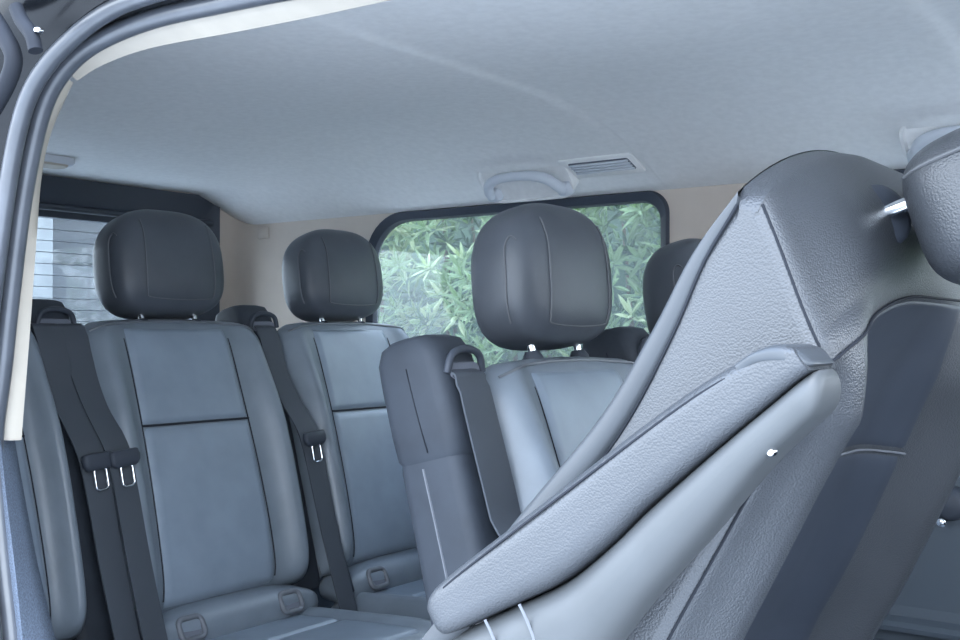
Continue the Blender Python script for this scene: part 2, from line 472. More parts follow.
# ------------------------------------------------------------------ tilted seat in the foreground
def tilted_seat():
    seat = empty('tilted_passenger_seat', W(-.80, 1.09, -1.0), 'large black leather seat in the foreground, its backrest tipped forward with the armrest folded up', 'seat')
    org = seat.location.copy()
    def V(F, L, z): return W(F, L, z) - org
    # side profile (F, z), from the rear foot over the top to the front foot
    rear = [(-.668, -.55), (-.705, -.42), (-.700, -.325), (-.658, -.267), (-.565, -.161), (-.486, -.074), (-.434, .004), (-.397, .068), (-.357, .117)]
    top = [(-.335, .112), (-.318, .070), (-.300, .022), (-.287, -.008)]
    front = [(-.284, -.025), (-.303, -.055), (-.335, -.105), (-.378, -.180), (-.423, -.260), (-.475, -.36), (-.52, -.50)]
    foot = [(-.55, -.56), (-.62, -.57)]
    def dense(p, k): return crom(p, k)
    L0, L1 = .850, 1.43
    R_, T_, Fr = dense(rear, 5), dense(top, 5), dense(front, 6)
    prof = R_ + T_ + Fr + foot
    nR, nT, nF = len(R_), len(T_), len(Fr)
    cx = sum(p[0] for p in prof)/len(prof); cz = sum(p[1] for p in prof)/len(prof)
    def rise(L):
        t = min(1, max(0, (L-L0)/.28)); q = min(1, max(0, (L1-L)/.07))
        return .066*(1-(1-t)**2)*(1-(1-q)**2)
    def inset(L):
        d = max(0, min(L-L0, L1-L)); r = .014
        return 0 if d >= r else r - math.sqrt(max(0, r*r - (r-d)**2))
    # outward normals of the profile
    n = len(prof); nor = []
    for i in range(n):
        a, b = prof[i-1], prof[(i+1) % n]
        tx, tz = b[0]-a[0], b[1]-a[1]; l = math.hypot(tx, tz) or 1
        nor.append((-tz/l, tx/l))
    # make sure they point outwards
    if (prof[2][0]-cx)*nor[2][0] + (prof[2][1]-cz)*nor[2][1] < 0: nor = [(-a, -b) for a, b in nor]
    def pt(i, L, off=0):
        F, z = prof[i]; nx, nz = nor[i]
        wgt = sstep((z + .30)/.32) if i >= nR else sstep((z + .2)/.3)
        r = rise(L)*wgt
        d = min(L-L0, L1-L)
        o = -inset(L) + off
        if i >= nR+nT-2:        # front: bolsters stand proud, centre sits back a little
            o += .042*math.exp(-((d-.062)/.036)**2)*min(1, (i-nR-nT+2)/10) - .006*sstep((d-.10)/.05)*min(1, max(0, i-nR-nT)/8)
        if nR <= i < nR+nT: o += .020*math.sin(math.pi*(i-nR)/nT)*sstep(d/.12)
        if i >= nR+nT: o += .028*sstep((L-1.18)/.16)*min(1, (i-nR-nT)/10)
        return V(F + nx*o, L, z + nz*o + r)
    Ls = [L0, L0+.002, L0+.006, L0+.012, L0+.022] + [L0 + .022 + (L1-L0-.044)*k/44 for k in range(1, 44)] + [L1-.022, L1-.012, L1-.006, L1-.002, L1]
    rings = [[pt(i, L) for i in range(n)] for L in Ls]
    body = MB().loft(rings, cap=False)
    # flat side panels: rows run from the rear edge across to the top and front edges
    def resample(p, m):
        d = [0]
        for a, b in zip(p, p[1:]): d.append(d[-1] + (b-a).length)
        out = []; k = 0
        for i in range(m+1):
            t = d[-1]*i/m
            while k < len(p)-2 and d[k+1] < t: k += 1
            out.append(p[k].lerp(p[k+1], (t-d[k])/max(1e-9, d[k+1]-d[k])))
        return out
    for rg, sg in ((rings[0], -1), (rings[-1], 1)):
        ra = resample(rg[:nR], 60); rb = resample(([rg[nR-1]] + rg[nR:] + [rg[0]])[::-1], 60)
        G = []
        for q in range(61):
            G.append([ra[q].lerp(rb[q], k/12) + Vector((0, sg*.004*math.sin(math.pi*k/12)*math.sin(math.pi*min(1, q/60)), 0)) for k in range(13)])
        body.grid(G)
    bobj = body.build('backrest', M['pebble'], seat)
    from mathutils.bvhtree import BVHTree
    bvh = BVHTree.FromPolygons([v.co.copy() for v in bobj.data.vertices], [tuple(p.vertices) for p in bobj.data.polygons])
    # rear shell strip: smooth cover wrapping the rear edge
    def shellw(i): return .040*(1 - i/(nR-1))**.75 + .003
    P = []
    for i in range(nR):
        F, z = prof[i]; fade = min(1, (nR-1-i)/14); t = (prof[min(i+1, n-1)][0]-prof[i-1][0], prof[min(i+1, n-1)][1]-prof[i-1][1]) if i else (1, 1.3)
        nx, nz = nor[i]; w = shellw(i)
        row = []
        for k in range(7):      # on the side face, from the seam to the rear corner
            q = w*(1 - k/6)
            if k == 0: row.append(V(F - nx*(q+.002) , L0 + .003, z - nz*(q+.002)))
            bulge = .007*math.sqrt(max(0, 1 - (1-k/6)**2)) if k < 6 else .007
            row.append(V(F - nx*q, L0 - .001 - .006*fade*math.sin(math.pi*min(1, .15+k/6*.75)), z - nz*q))
        for k in range(1, 25):
            s = k/24; L = L0 + (L1-L0)*s
            o = .001 + .010*fade*math.sin(math.pi*min(1, s*12)/2)
            row.append(V(F + nx*(o - inset(L)*.3), L, z + nz*o + rise(L)*sstep((z+.2)/.3)))
        P.append(row)
    MB().grid(P).build('back_shell', M['shell'], seat)
    # seams: side panel top edge, rear piping, front top edge, front bolsters
    sd = [pt(i, L0+.0025, .0010) for i in range(nR+1, nR+nT+1)]
    MB().tube(sd, .0012, 6).build('side_seam', M['seam'], seat)
    rs = []
    for i in range(nR-1):
        F, z = prof[i]; nx, nz = nor[i]; w = shellw(i) + .001
        rs.append(V(F - nx*w, L0 - .001, z - nz*w))
    MB().tube(rs, .0016, 6).build('rear_piping', M['seam'], seat)
    i0 = nR + nT
    fs = [pt(i0, L0 + .004 + (L1-L0-.008)*k/40, .0012) for k in range(41)]
    MB().tube(fs, .0014, 6).build('front_top_seam', M['seam'], seat)
    MB().tube([pt(i, L0+.004, .0010) for i in range(i0+2, n-2)], .0013, 6).build('bolster_seam', M['seam'], seat)
    # front inserts between the bolsters
    ia, ib, ic = i0 + 1, i0 + 16, n - 4
    def patch(a, b, nm):
        La, Lb = L0 + .105, L1 - .13
        rows = []
        m = (b-a)*3
        for r in range(m+1):
            fi = a + (b-a)*r/m; i = int(min(fi, b-1)); t = fi - i
            row = []
            for k in range(31):
                L = La + (Lb-La)*k/30
                d = min(k/30*(Lb-La), (1-k/30)*(Lb-La), r/m*.25, (1-r/m)*.25)
                o = -.003 + .0048*math.sqrt(max(0, 1-(1-min(1, d/.018))**2))
                p = pt(i, L, o)*(1-t) + pt(i+1, L, o)*t
                # the dividing seam arches
                row.append(p)
            rows.append(row)
        MB().grid(rows).build(nm, M['dim'], seat)
    patch(ia, ib, 'upper_insert'); patch(ib, ic, 'lower_insert')
    arc = [pt(ib, L0 + .110 + (L1-L0-.245)*k/30, .0022) for k in range(31)]
    MB().tube(arc, .0014, 6).build('insert_seam', M['piping'], seat)  # light piping colour draws a highlight along this seam
    # headrest, its visible post and socket
    ax = Vector((.93, 0, .30)).normalized()            # along the posts
    xf = Vector((ax.z, 0, -ax.x))                        # front face direction
    c = V(-.168, 1.105, .128)
    R = Matrix((( xf.x, 0, ax.x), (0, 1, 0), (xf.z, 0, ax.z))).to_4x4()
    HT_M = Matrix.Translation(c) @ R
    mb = MB(); mb.loft(superell(.070, .135, .105, .5, .5, 56, 36, taper=.08), cap=False)
    h = mb.build('headrest', M['pebble'], seat)
    for v in h.data.vertices: v.co = HT_M @ v.co
    st = MB()
    def sidept(x, z, sg):
        e = .5; q = (max(0, 1-(abs(z)/.105)**(2/e)))**(e/2)
        xx = min(.999, abs(x)/(.070*max(q, 1e-3)))
        return HT_M @ Vector((x, sg*(.135*q*max(0, 1-xx**(2/e))**(e/2) + .001), z))
    st.tube([sidept(-.040, z, -1) for z in [-.09 + .18*k/20 for k in range(21)]], .0018, 6)
    st.build('headrest_seam', M['thread'], h)
    for sg in (-1, 1):
        py = 1.100 + sg*.062
        base = V(-.287, py, .115); tip = base + ax*.10
        MB().tube([base - ax*.02, base + ax*.02, tip], .0065, 14).build('headrest_post', M['chrome'], h)
        loc, no, _, _ = bvh.find_nearest(base)
        if no.dot(Vector((.8, 0, .5))) < 0: no = -no
        tn = (no.normalized() + Vector((0, -.50, 0))).normalized(); bs = loc - tn*.005
        co = MB(); co.tube([bs - tn*.012, bs - tn*.001, bs + tn*.003, bs + tn*.005, bs + tn*.0045, bs + tn*.001], [.032, .031, .029, .023, .014, .011], 32)
        co.build('post_collar', M['dark'], seat)
    # cushion and base, tipped with the seat
    cush = MB()
    rows = superell(.20, .20, .05, .4, .4, 40, 16)
    cush.loft([[V(-.42, 1.05, -.64) + p for p in r] for r in rows], cap=False).build('seat_cushion', M['pebble'], seat)
    rings = []
    for z, sx, sy in ((-.98, .18, .19), (-.95, .185, .195), (-.78, .16, .17), (-.70, .2, .21)):
        rings.append([V(-.50 + a, 1.04 + b, z) for a, b in rrect(sx, sy-.03, .04, 4)])
    MB().loft(rings).build('seat_base', M['dark'], seat)

    # ---------------- armrest folded up along the seat side
    u = Vector((.815, 0, .579)); nn = Vector((-.579, 0, .815)); base = V(-.607, .812, -.262)
    def A(s, q, y): return base + u*s + nn*q + Vector((0, y, 0))
    # outlines of pad top, pad/shell groove and shell underside, as (s along, q across)
    def outline(pix, L):
        out = []
        for x, y in pix:
            F, z = LZ(x, y, L); d = V(F, L, z) - V(base_w[0], L, base_w[1])
            out.append((d.dot(u), d.dot(nn)))
        return out
    def interp(tab, s):
        if s <= tab[0][0]: return tab[0][1]
        for (s0, q0), (s1, q1) in zip(tab, tab[1:]):
            if s <= s1: return q0 + (q1-q0)*(s-s0)/max(1e-6, s1-s0)
        return tab[-1][1]
    base_w = (-.607, -.262)
    topT = crom(outline([(432, 608), (462, 578), (500, 546), (600, 470), (700, 396), (760, 360), (795, 345), (814, 347), (828, 358)], .826), 6)
    splT = crom(outline([(450, 632), (500, 609), (545, 588), (580, 563), (610, 537), (640, 508), (700, 457), (760, 408), (806, 371), (826, 364)], .779), 6)
    botT = crom(outline([(470, 760), (540, 720), (590, 672), (640, 606), (700, 538), (760, 466), (798, 430), (817, 412), (827, 392), (829, 374)], .792), 6)
    top_q = lambda s: interp(topT, s)
    split_q = lambda s: interp(splT, s)
    bot_q = lambda s: interp(botT, s)
    Ltot = topT[-1][0]; N = 70; s_lo = topT[0][0] + .022
    rings = []
    for k in range(N+1):
        s = s_lo + (Ltot - .004 - s_lo)*(k/N)
        e = min(1, (s-s_lo)/.03); rr = math.sqrt(max(.02, 1-(1-e)**2))
        t, b = top_q(s), split_q(s); c = (t+b)/2; hh = max(.003, (t-b)/2)*(.5+.5*rr); ww = .034*(.45+.55*rr)
        rings.append([A(s, c + y, x) for x, y in rrect(ww, hh, min(hh, ww)*.62, 6)])
    arm = empty('armrest', base)
    arm.parent = seat
    def AB(m, nm, mt):
        o = m.build(nm, mt, arm); o.location = -base; return o
    AB(MB().loft(rings), 'arm_pad', M['pebble'])
    # hard shell underneath, its end rounded
    rings = []
    for k in range(N+1):
        s = -.09 + (Ltot + .09 - .002)*(1-(1-k/N)**1.6)
        e2 = min(1, (Ltot - .002 - s)/.022); rr = math.sqrt(max(.03, 1-(1-e2)**2))
        t = split_q(s) - .0012; b = bot_q(s)
        b = min(t - .004, t + (b - t)*(.45 + .55*rr))
        c = (t+b)/2; hh = (t-b)/2; ww = .032*(.45+.55*rr)
        rings.append([A(s, c + y, x) for x, y in rrect(ww, hh, min(hh, ww)*.96, 7)])
    AB(MB().loft(rings), 'arm_shell', M['plastic'])
    # smooth leather lip folded over the tip
    rings = []
    for k in range(19):
        s = Ltot - .048 + .048*(k/18); e2 = 1 - max(0, (k-11)/7); rr = math.sqrt(max(.003, 1-(1-e2)**2.4))
        t = top_q(s) + .0016*sstep(k/8) - .0008; b = max(t - .009 - .012*sstep((k-4)/12), split_q(s) + .001); c = (t+b)/2; hh = max(.002, (t-b)/2)*(.5+.5*rr)
        rings.append([A(s, c + y, x) for x, y in rrect((.0325 + .0023*sstep(k/6))*(.6+.4*rr), hh, hh*.8, 5)])
    AB(MB().loft(rings), 'arm_tip', M['shell'])
    # pad edge stitching on the outer face, hinge cover lines, pivot screw
    st = MB(); st.tube([A(s, top_q(s) - .0075, -.0318) for s in [.02 + (Ltot-.08)*k/40 for k in range(41)]], .0011, 6)
    AB(st, 'pad_seam', M['seam'])
    for s0 in (.045, .085):
        g = MB(); g.tube([A(s0 - .03*(k/10)**2, split_q(s0) - .002 - .09*k/10, -.0318) for k in range(11)], .0014, 6)
        AB(g, 'hinge_seam', M['piping'])
    p = MB(); fx, fz = LZ(771, 452, .790); q = V(fx, .790, fz); p.tube([q + Vector((0, .004, 0)), q - Vector((0, .003, 0)), q - Vector((0, .004, 0))], [.0032, .0032, .002], 12)
    AB(p, 'pivot_screw', M['chrome'])
    return seat
tilted_seat()

# ------------------------------------------------------------------ cabin shell
def ceil_z(F, L):
    z = .49
    if L < 1.2: z -= .125*((1.2 - L)/.39)**2
    if L > 1.80: z -= .140*((L - 1.80)/.585)**2
    k = sstep((-1.7 - F)/.95); z = z*(1-k) + min(z, .432)*k
    z += .0022*math.tanh((F + 1.2)/.012)*sstep((L-1.15)/.12)*sstep((2.15-L)/.12)
    z += .0025*math.tanh((F + .43)/.012)*sstep((L-1.2)/.2)
    return z
P = []
for i in range(131):
    F = -2.66 + 3.46*i/130 
    P.append([W(F, .81 + 1.59*j/60, ceil_z(F, .81 + 1.59*j/60)) for j in range(61)])
# fine rows where the cross seams are
m = MB()
Fs = sorted(set([-2.66 + .04*i for i in range(88)] + [-1.24 + .006*i for i in range(14)] + [-.47 + .006*i for i in range(14)]))
P = [[W(F, .81 + 1.59*j/60, ceil_z(F, .81 + 1.59*j/60)) for j in range(61)] for F in Fs]
m.grid(P); m.grid([[p + Vector((0, 0, .012)) for p in r] for r in P])
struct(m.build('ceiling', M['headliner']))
# outer roof skin keeps daylight off the headliner
P = []
for i in range(30):
    F = -2.75 + 3.65*i/29
    P.append([W(F, .70 + 1.78*j/40, .56 -   .16*abs((.70 + 1.78*j/40 - 1.59)/.89)**3.2) for j in range(41)])
m = MB().grid(P); m.grid([[p - Vector((0, 0, .01)) for p in r] for r in P])
struct(m.build('roof', M['paint']))
struct(MB().box((-.9, 1.59, EYE-1.03), (1.85, .84, .03), bev=.02).build('floor', M['floor']))

mb = MB()
mb.box(W(.82, 1.59, -.55), (.02, .80, .47), bev=.1)  # unseen dark panel added to shade the tipped seat's front face
struct(mb.build('front_shade_panel', M['dark']))
# closed front door: lower panel, pillar and window post ahead of the open doorway
mb = MB()
prof = [(.80, -1.0), (.86, -1.0), (.865, -.3), (.86, -.10), (.80, -.08)]
mb.loft([[W(F, L, z) for L, z in prof] for F in (-.07, .4, .84)])
prof = [(-.07, .79), (.05, .79), (.06, .85), (-.05, .865)]
mb.loft([[W(F, L, z) for F, L in prof] for z in (-.10, .1, .36)])
mb.loft([[W(F, L, z) for L, z in ((.79, .30), (.84, .30), (.84, .37), (.79, .37))] for F in (-.07, .84)])
struct(mb.build('door_1', M['dark'], smooth=False))
def ring_path(pts3): return [Vector(p) for p in pts3]
def hole_panel(outer, inner, thick):  # outer & inner: equal-length loops of 3D points
    n = len(outer); v = list(outer) + list(inner) + [p + thick for p in outer] + [p + thick for p in inner]
    f = []
    for j in range(n):
        k = (j+1) % n
        f += [[j, k, n+k, n+j], [2*n+j, 3*n+j, 3*n+k, 2*n+k], [n+j, n+k, 3*n+k, 3*n+j], [j, 2*n+j, 2*n+k, k]]
    return v, f
def hole_loops(x0, x1, y0, y1, ox0, ox1, oy0, oy1, rs, n=10):
    """rounded window loop and the surrounding rectangle loop with matching points; rs = radii (x1y1, x0y1, x0y0, x1y0)"""
    inner, outer = [], []
    for (cx, cy, sx, sy, a0, r, qx, qy) in ((x1, y1, -1, -1, 0, rs[0], ox1, oy1), (x0, y1, 1, -1, 90, rs[1], ox0, oy1), (x0, y0, 1, 1, 180, rs[2], ox0, oy0), (x1, y0, -1, 1, 270, rs[3], ox1, oy0)):
        for i in range(n+1):
            a = math.radians(a0 + 90*i/n)
            px, py = cx + sx*r + r*math.cos(a), cy + sy*r + r*math.sin(a)
            inner.append((px, py))
            # project outwards on the rectangle corner
            t = i/n
            if a0 in (0, 180): o = (qx, py + (qy-py)*min(1, t*2)) if t < .5 else (px + (qx-px)*min(1, (1-t)*2), qy)
            else: o = (px + (qx-px)*min(1, t*2), qy) if t < .5 else (qx, py + (qy-py)*min(1, (1-t)*2))
            outer.append(o)
    return inner, outer

WL = 2.385
def wall_hole(name, x0, x1, y0, y1, ox0, ox1, oy0, oy1, rs, mt):
    inn, out = hole_loops(x0, x1, y0, y1, ox0, ox1, oy0, oy1, rs)
    v, f = hole_panel([W(a, WL, b) for a, b in out], [W(a, WL, b) for a, b in inn], Vector((0, .03, 0)))
    return v, f, inn
v1, f1, inn1 = wall_hole('w', -2.13, -1.18, -.12, .342, -2.60, -1.00, -.30, .41, (.055, .13, .06, .06), None)
v2, f2, inn2 = wall_hole('w', -.82, .30, -.12, .342, -1.00, .80, -.30, .41, (.06, .06, .06, .06), None)
mb = MB(); mb.add(v1, f1); mb.add(v2, f2)
# rounded rear corner of the pillar lining
P = []
for i in range(13):
    a = math.radians(90*i/12); P.append([W(-2.60 - .06*math.sin(a), WL - .06 + .06*math.cos(a), z) for z in (-1.0, -.3, .0, .2, .40, .43)])
mb.grid(P)
struct(mb.build('wall_left', M['cream'], smooth=False))
# lower side lining with a sill ledge
mb = MB()
prof = [(2.40, -.15), (2.382, -.155), (2.365, -.19), (2.345, -.40), (2.34, -.555), (2.335, -.575), (2.31, -.582), (2.30, -.590), (2.302, -.600), (2.325, -.606), (2.325, -.625), (2.30, -.64), (2.30, -1.0), (2.40, -1.0)]
rings = [[W(F, L, z) for L, z in prof] for F in (-2.58, -1.5, -.5, .8)]
mb.loft(rings)
struct(mb.build('wall_left_lower', M['trim'], smooth=False))
o = bpy.data.objects['wall_left_lower']; o.name = 'trim_3'

def frame_window(name, inn, plane, d_in, width, glass_n, extra=None):
    """rubber frame following the opening + glass"""
    root = empty(name, (0, 0, 0)); root['kind'] = 'structure'
    n = len(inn); cx = sum(p[0] for p in inn)/n; cy = sum(p[1] for p in inn)/n
    def shr(p, d):
        sx = (p[0]-cx); sy = (p[1]-cy); mx = max(abs(q[0]-cx) for q in inn); my = max(abs(q[1]-cy) for q in inn)
        return (cx + sx*(1 - d/mx), cy + sy*(1 - d/my))
    a = [plane(*shr(p, -.006), -.006) for p in inn]; b = [plane(*shr(p, -.002), -.014) for p in inn]
    c = [plane(*shr(p, width), -.004) for p in inn]; d = [plane(*shr(p, width+.004), .015) for p in inn]; e = [plane(*shr(p, -.004), .02) for p in inn]
    L = [a, b, c, d, e]; v = [q for r in L for q in r]; f = []
    for i in range(5):
        for j in range(n):
            k = (j+1) % n; i2 = (i+1) % 5
            f.append([i*n+j, i*n+k, i2*n+k, i2*n+j])
    obj('window_frame', v, f, M['rubber'], root)
    g1 = [plane(*shr(p, width*.6), .006) for p in inn]; g2 = [plane(*shr(p, width*.6), .010) for p in inn]
    MB().loft([g1, g2]).build('window_glass', M['glass'], root, smooth=False)
    return root
frame_window('window_1', inn1, lambda a, b, d: W(a, WL + d, b), 0, .017, None)
frame_window('window_2', inn2, lambda a, b, d: W(a, WL + d, b), 0, .017, None)

# rear wall with the tailgate window
RF = -2.66
innr, outr = hole_loops(.98, 2.275, -.22, .425, .78, 2.345, -.34, .46, (.085, .085, .05, .05))
v, f = hole_panel([W(RF, a, b) for a, b in outr], [W(RF, a, b) for a, b in innr], Vector((-.03, 0, 0)))
mb = MB(); mb.add(v, f)
mb.box(W(RF-.015, 1.56, -.67), (.015, .785, .33), bev=.1)
struct(mb.build('wall_rear', M['cream'], smooth=False))
w3 = empty('window_3', (0, 0, 0)); w3['kind'] = 'structure'
inn, out = hole_loops(1.05, 2.205, -.15, .318, .98, 2.275, -.22, .425, (.04, .04, .04, .04))
v, f = hole_panel([W(RF+.012, a, b) for a, b in out], [W(RF-.02, a, b) for a, b in inn], Vector((-.03, 0, 0)))
obj('window_frame', v, f, M['rubber'], w3, smooth=False)
MB().tube([W(RF+.004, 1.0 + 1.25*k/20, .343) for k in range(21)], .010, 8).build('frame_rib', M['dark'], w3)
g = MB(); g.loft([[W(RF-.022, a, b) for a, b in inn], [W(RF-.026, a, b) for a, b in inn]]); g.build('window_glass', M['glass2'], w3, smooth=False)
dl = MB()
for k in range(13):
    z = .285 - .031*k
    dl.tube([W(RF-.0205, 1.06, z), W(RF-.0205, 2.195, z)], .0011, 5)
dl.build('defroster_wires', M['wire'], w3)

# near side of the body: lining, jamb, strip, seal, outer skin
mb = MB()
prof = [(.86, -1.0), (.865, -.3), (.86, .0), (.845, .2), (.815, .335), (.79, .335), (.80, 0), (.80, -1.0)]
mb.loft([[W(F, L, z) for L, z in prof] for F in (-2.64, -2.0, -1.47)])
struct(mb.build('wall_right', M['trim'], smooth=False))

def pathL(pix, L, k=6): return crom([LZ(x, y, L) for x, y in pix], k)
inner_px = [(16, 660), (12, 620), (6, 570), (-1, 500), (-5, 440), (3, 370), (10, 300), (22, 200), (38, 120), (56, 78), (88, 46), (145, 20), (225, 1), (320, -18), (460, -42), (640, -70)]
outer_px = [(-4, 660), (-8, 620), (-14, 570), (-20, 500), (-22, 440), (-16, 370), (-8, 300), (4, 205), (17, 130), (34, 82), (66, 42), (115, 6), (190, -18), (290, -38), (430, -64), (620, -95)]
pin = pathL(inner_px, .785); pout = pathL(outer_px, .752)
pin = [(pin[0][0]+.2, -1.0), (pin[0][0]+.06, -.62)] + pin; pout = [(pout[0][0]+.2, -1.0), (pout[0][0]+.06, -.62)] + pout
seal = empty('door_seal', W(-1.3, .77, -1.0), 'grey double-ridged rubber weather seal curving round the open doorway', 'door seal')
so = seal.location.copy()
MB().tube([W(a, .785, b) - so for a, b in pin], .0108, 14, flat=1.1).build('inner_lip', M['seal'], seal)
MB().tube([W(a, .752, b) - so for a, b in pout], .0100, 12, flat=1.1).build('outer_lip', M['seal'], seal)
# cream strip, two lengths meeting with a step at the corner
sin = [(22, 440), (26, 385), (30, 330), (36, 240), (41, 175), (51, 130), (72, 82)]
sou = [(4, 440), (9, 385), (14, 320), (24, 235), (32, 180), (45, 120), (64, 76)]
sin2 = [(76, 80), (102, 64), (150, 47), (240, 30), (320, 14), (420, -7), (560, -32), (700, -55)]
sou2 = [(66, 72), (92, 50), (145, 28), (235, 10), (315, -5), (410, -24), (550, -50), (690, -75)]
for a, b in ((sin, sou), (sin2, sou2)):
    dF, dz = (.045, .0) if a is sin else (.0, .040)
    A1 = pathL(a, .822); B1 = pathL(b, .800)
    rows = [[W(p[0], .800, p[1]) for p in B1], [W((p[0]+q[0])/2+.002, .808, (p[1]+q[1])/2) for p, q in zip(A1, B1)], [W(p[0], .822, p[1]) for p in A1], [W(p[0]-dF, .835, p[1]+dz) for p in A1], [W(p[0]-dF, .835, p[1]+dz+.01) for p in A1], [W(p[0]-.01, .800, p[1]+.012) for p in B1]]
    mb = MB(); cols = [list(c) for c in zip(*rows)]; mb.loft(cols)
    struct(mb.build('trim_1' if a is sin else 'trim_2', M['strip']))
# lower jamb between seal and lining
zs = [-.125 - .05*k for k in range(18)]
ja = crom([LZ(x, y, .79) for x, y in ((6, 440), (13, 500), (22, 570), (30, 640))], 5); 
jb = crom([LZ(x, y, .86) for x, y in ((14, 440), (25, 500), (38, 565), (56, 640))], 5)
ja.append((ja[-1][0]+.15, -1.0)); jb.append((jb[-1][0]+.15, -1.0))
rows = [[W(p[0]-.004, .785, p[1]) for p in ja], [W((p[0]+q[0])/2, .825, (p[1]+q[1])/2) for p, q in zip(ja, jb)], [W(q[0], .862, q[1]) for q in jb], [W(q[0]-.04, .868, q[1]) for q in jb], [W(p[0]-.07, .79, p[1]) for p in ja]]
mb = MB(); mb.loft([list(c) for c in zip(*rows)])
struct(mb.build('door_jamb', M['jamb']))
bpy.data.objects['door_jamb'].name = 'trim_4'
mb = MB(); mb.loft([[W(F, L, z) for L, z in ((.79, .356), (.83, .362), (.84, .43), (.78, .43))] for F in (-1.25, .84)])
struct(mb.build('trim_5', M['seal'], smooth=False))
# outer painted skin behind the doorway and above it
mb = MB(); rows = []
for (F, z) in pout:
    up = z > .335
    g = [W(F, .752, z), W(F - .016, .735, z + .012), W(F - .035, .712, z + .018)]
    if up: g += [W(F - .05, .70, z + .05), W(F - .05 - 1.2*sstep((-F - .85)/.4), .705, .62)]
    else: g += [W(F - .06, .70, z + .03), W(-2.75, .705, min(.62, z + .20))]
    rows.append(g)
mb.grid(rows)
struct(mb.build('body_side', M['paint']))
bpy.data.objects['body_side'].name = 'wall_outside'
# roller bracket of the slid-open door, at the upper corner of the body
br = empty('door_bracket', W(-1.29, .70, .33), 'black metal door roller bracket at the upper left corner outside the seal', 'door bracket')
bo = br.location.copy()
def px3(x, y, L):
    F, z = LZ(x, y, L); return W(F, L, z) - bo
MB().tube(crom([tuple(px3(x, y, .68)) for x, y in ((-14, 118), (4, 86), (12, 58), (2, 34), (-12, 12))], 6), .010, 10).build('bracket_arm', M['seam'], br)
MB().tube(crom([tuple(px3(x, y, .675)) for x, y in ((14, 6), (20, 20), (30, 34), (34, 50))], 6), .008, 10).build('bracket_hook', M['seam'], br)
for x, y, r in ((26, 22, .004), (40, 30, .0035)):
    q = px3(x, y, .68); MB().tube([q, q - Vector((0, .006, 0)), q - Vector((0, .008, 0))], [r, r, r*.6], 12).build('bracket_bolt', M['chrome'], br)

# ------------------------------------------------------------------ roof fittings
def ceil_n(F, L):
    e = .01
    return Vector((-(ceil_z(F+e, L)-ceil_z(F-e, L))/(2*e), -(ceil_z(F, L+e)-ceil_z(F, L-e))/(2*e), 1)).normalized()
def ceil_frame(F, L):
    n = ceil_n(F, L); x = Vector((1, 0, 0)); x = (x - n*x.dot(n)).normalized(); y = n.cross(x)
    return Matrix(((x.x, y.x, n.x), (x.y, y.y, n.y), (x.z, y.z, n.z))), W(F, L, ceil_z(F, L))
def grab_handle(F, L, label):
    R, p = ceil_frame(F, L)
    p = p - Vector((0, 0, .016)); R = R @ Matrix.Rotation(math.radians(-27), 3, 'X')
    t = empty('grab_handle', p, label, 'grab handle', 'roof grab handles')
    pts = [(-.106, .036, 0.004), (-.104, .022, -.016), (-.088, -.010, -.026), (-.05, -.028, -.030), (0, -.032, -.031), (.05, -.028, -.030), (.088, -.010, -.026), (.104, .022, -.016), (.106, .036, 0.004)]
    c = crom(pts, 6)
    MB().tube([R @ Vector(q) for q in c], [.0115 + .003*abs(q[0])/.11 for q in c], 12, flat=.9).build('handle_grip', M['handle'], t)
    for sg in (-1, 1):
        rings = [[R @ Vector((sg*.105 + a*k, .036 + b*k, z)) for a, b in rrect(.020, .016, .010, 4)] for z, k in ((.004, 1.1), (-.006, 1.05), (-.014, .8), (-.016, .6))]
        MB().loft(rings).build('handle_mount', M['handle'], t)
    rings = [[R @ Vector((a*k, .004 + b*k, z)) for a, b in rrect(.134, .060, .045, 7)] for z, k in ((.04, 1.0), (.000, 1.0), (-.003, .985), (-.003, .94), (.003, .91))]
    MB().loft(rings).build('handle_recess', M['headliner'], t)
    return t
grab_handle(-1.51, 2.262, 'grey roof grab handle above the leafy side window, beside the slatted vent')
grab_handle(-.475, 2.262, 'grey roof grab handle half hidden behind the foreground headrest at the upper right')
R, p = ceil_frame(-1.29, 2.262)
vt = empty('roof_vent', p, 'grey slatted air vent in the roof lining right of the grab handle', 'air vent')
rings = [[R @ Vector((a*k, b*k, z)) for a, b in rrect(.098, .044, .008, 4)] for z, k in ((.006, 1.0), (-.003, 1.0), (-.005, .97))]
MB().loft(rings).build('vent_frame', M['headliner'], vt)
rings = [[R @ Vector((a*k + .004, b*k - .004, z)) for a, b in rrect(.080, .026, .006, 4)] for z, k in ((-.004, 1.0), (-.006, 1.0))]
MB().loft(rings).build('vent_opening', M['groove'], vt)
for k in range(4):
    y = -.022 + .012*k
    MB().box(R @ Vector((.004, y, -.008)), (.078, .0046, .003), R @ Matrix.Rotation(.5, 3, 'X'), .3).build('vent_slat', M['handle'], vt)
R, p = ceil_frame(-2.44, 1.545)
dm = empty('dome_light', p, 'small pale roof lamp by the top of the rear window, next to the cream strip', 'roof lamp')
rings = [[R @ Vector((a*k, b*k, z)) for a, b in rrect(.035, .075, .03, 5)] for z, k in ((.01, 1.0), (-.010, 1.0), (-.016, .9))]
MB().loft(rings).build('lamp_housing', M['handle'], dm)
rings = [[R @ Vector((a*k, b*k, z)) for a, b in rrect(.025, .06, .02, 5)] for z, k in ((-.014, 1.0), (-.021, .92))]
MB().loft(rings).build('lamp_lens', M['strip'], dm)
# small cover cap on the rear pillar
F, z = LZ(263, 233, 2.38)
cp = MB().box(W(F, 2.381, z), (.024, .0025, .018), bev=.4).build('pillar_cap', M['cream'])
tag(cp, 'small square beige cover cap on the rear pillar lining between two headrests', 'cover cap')
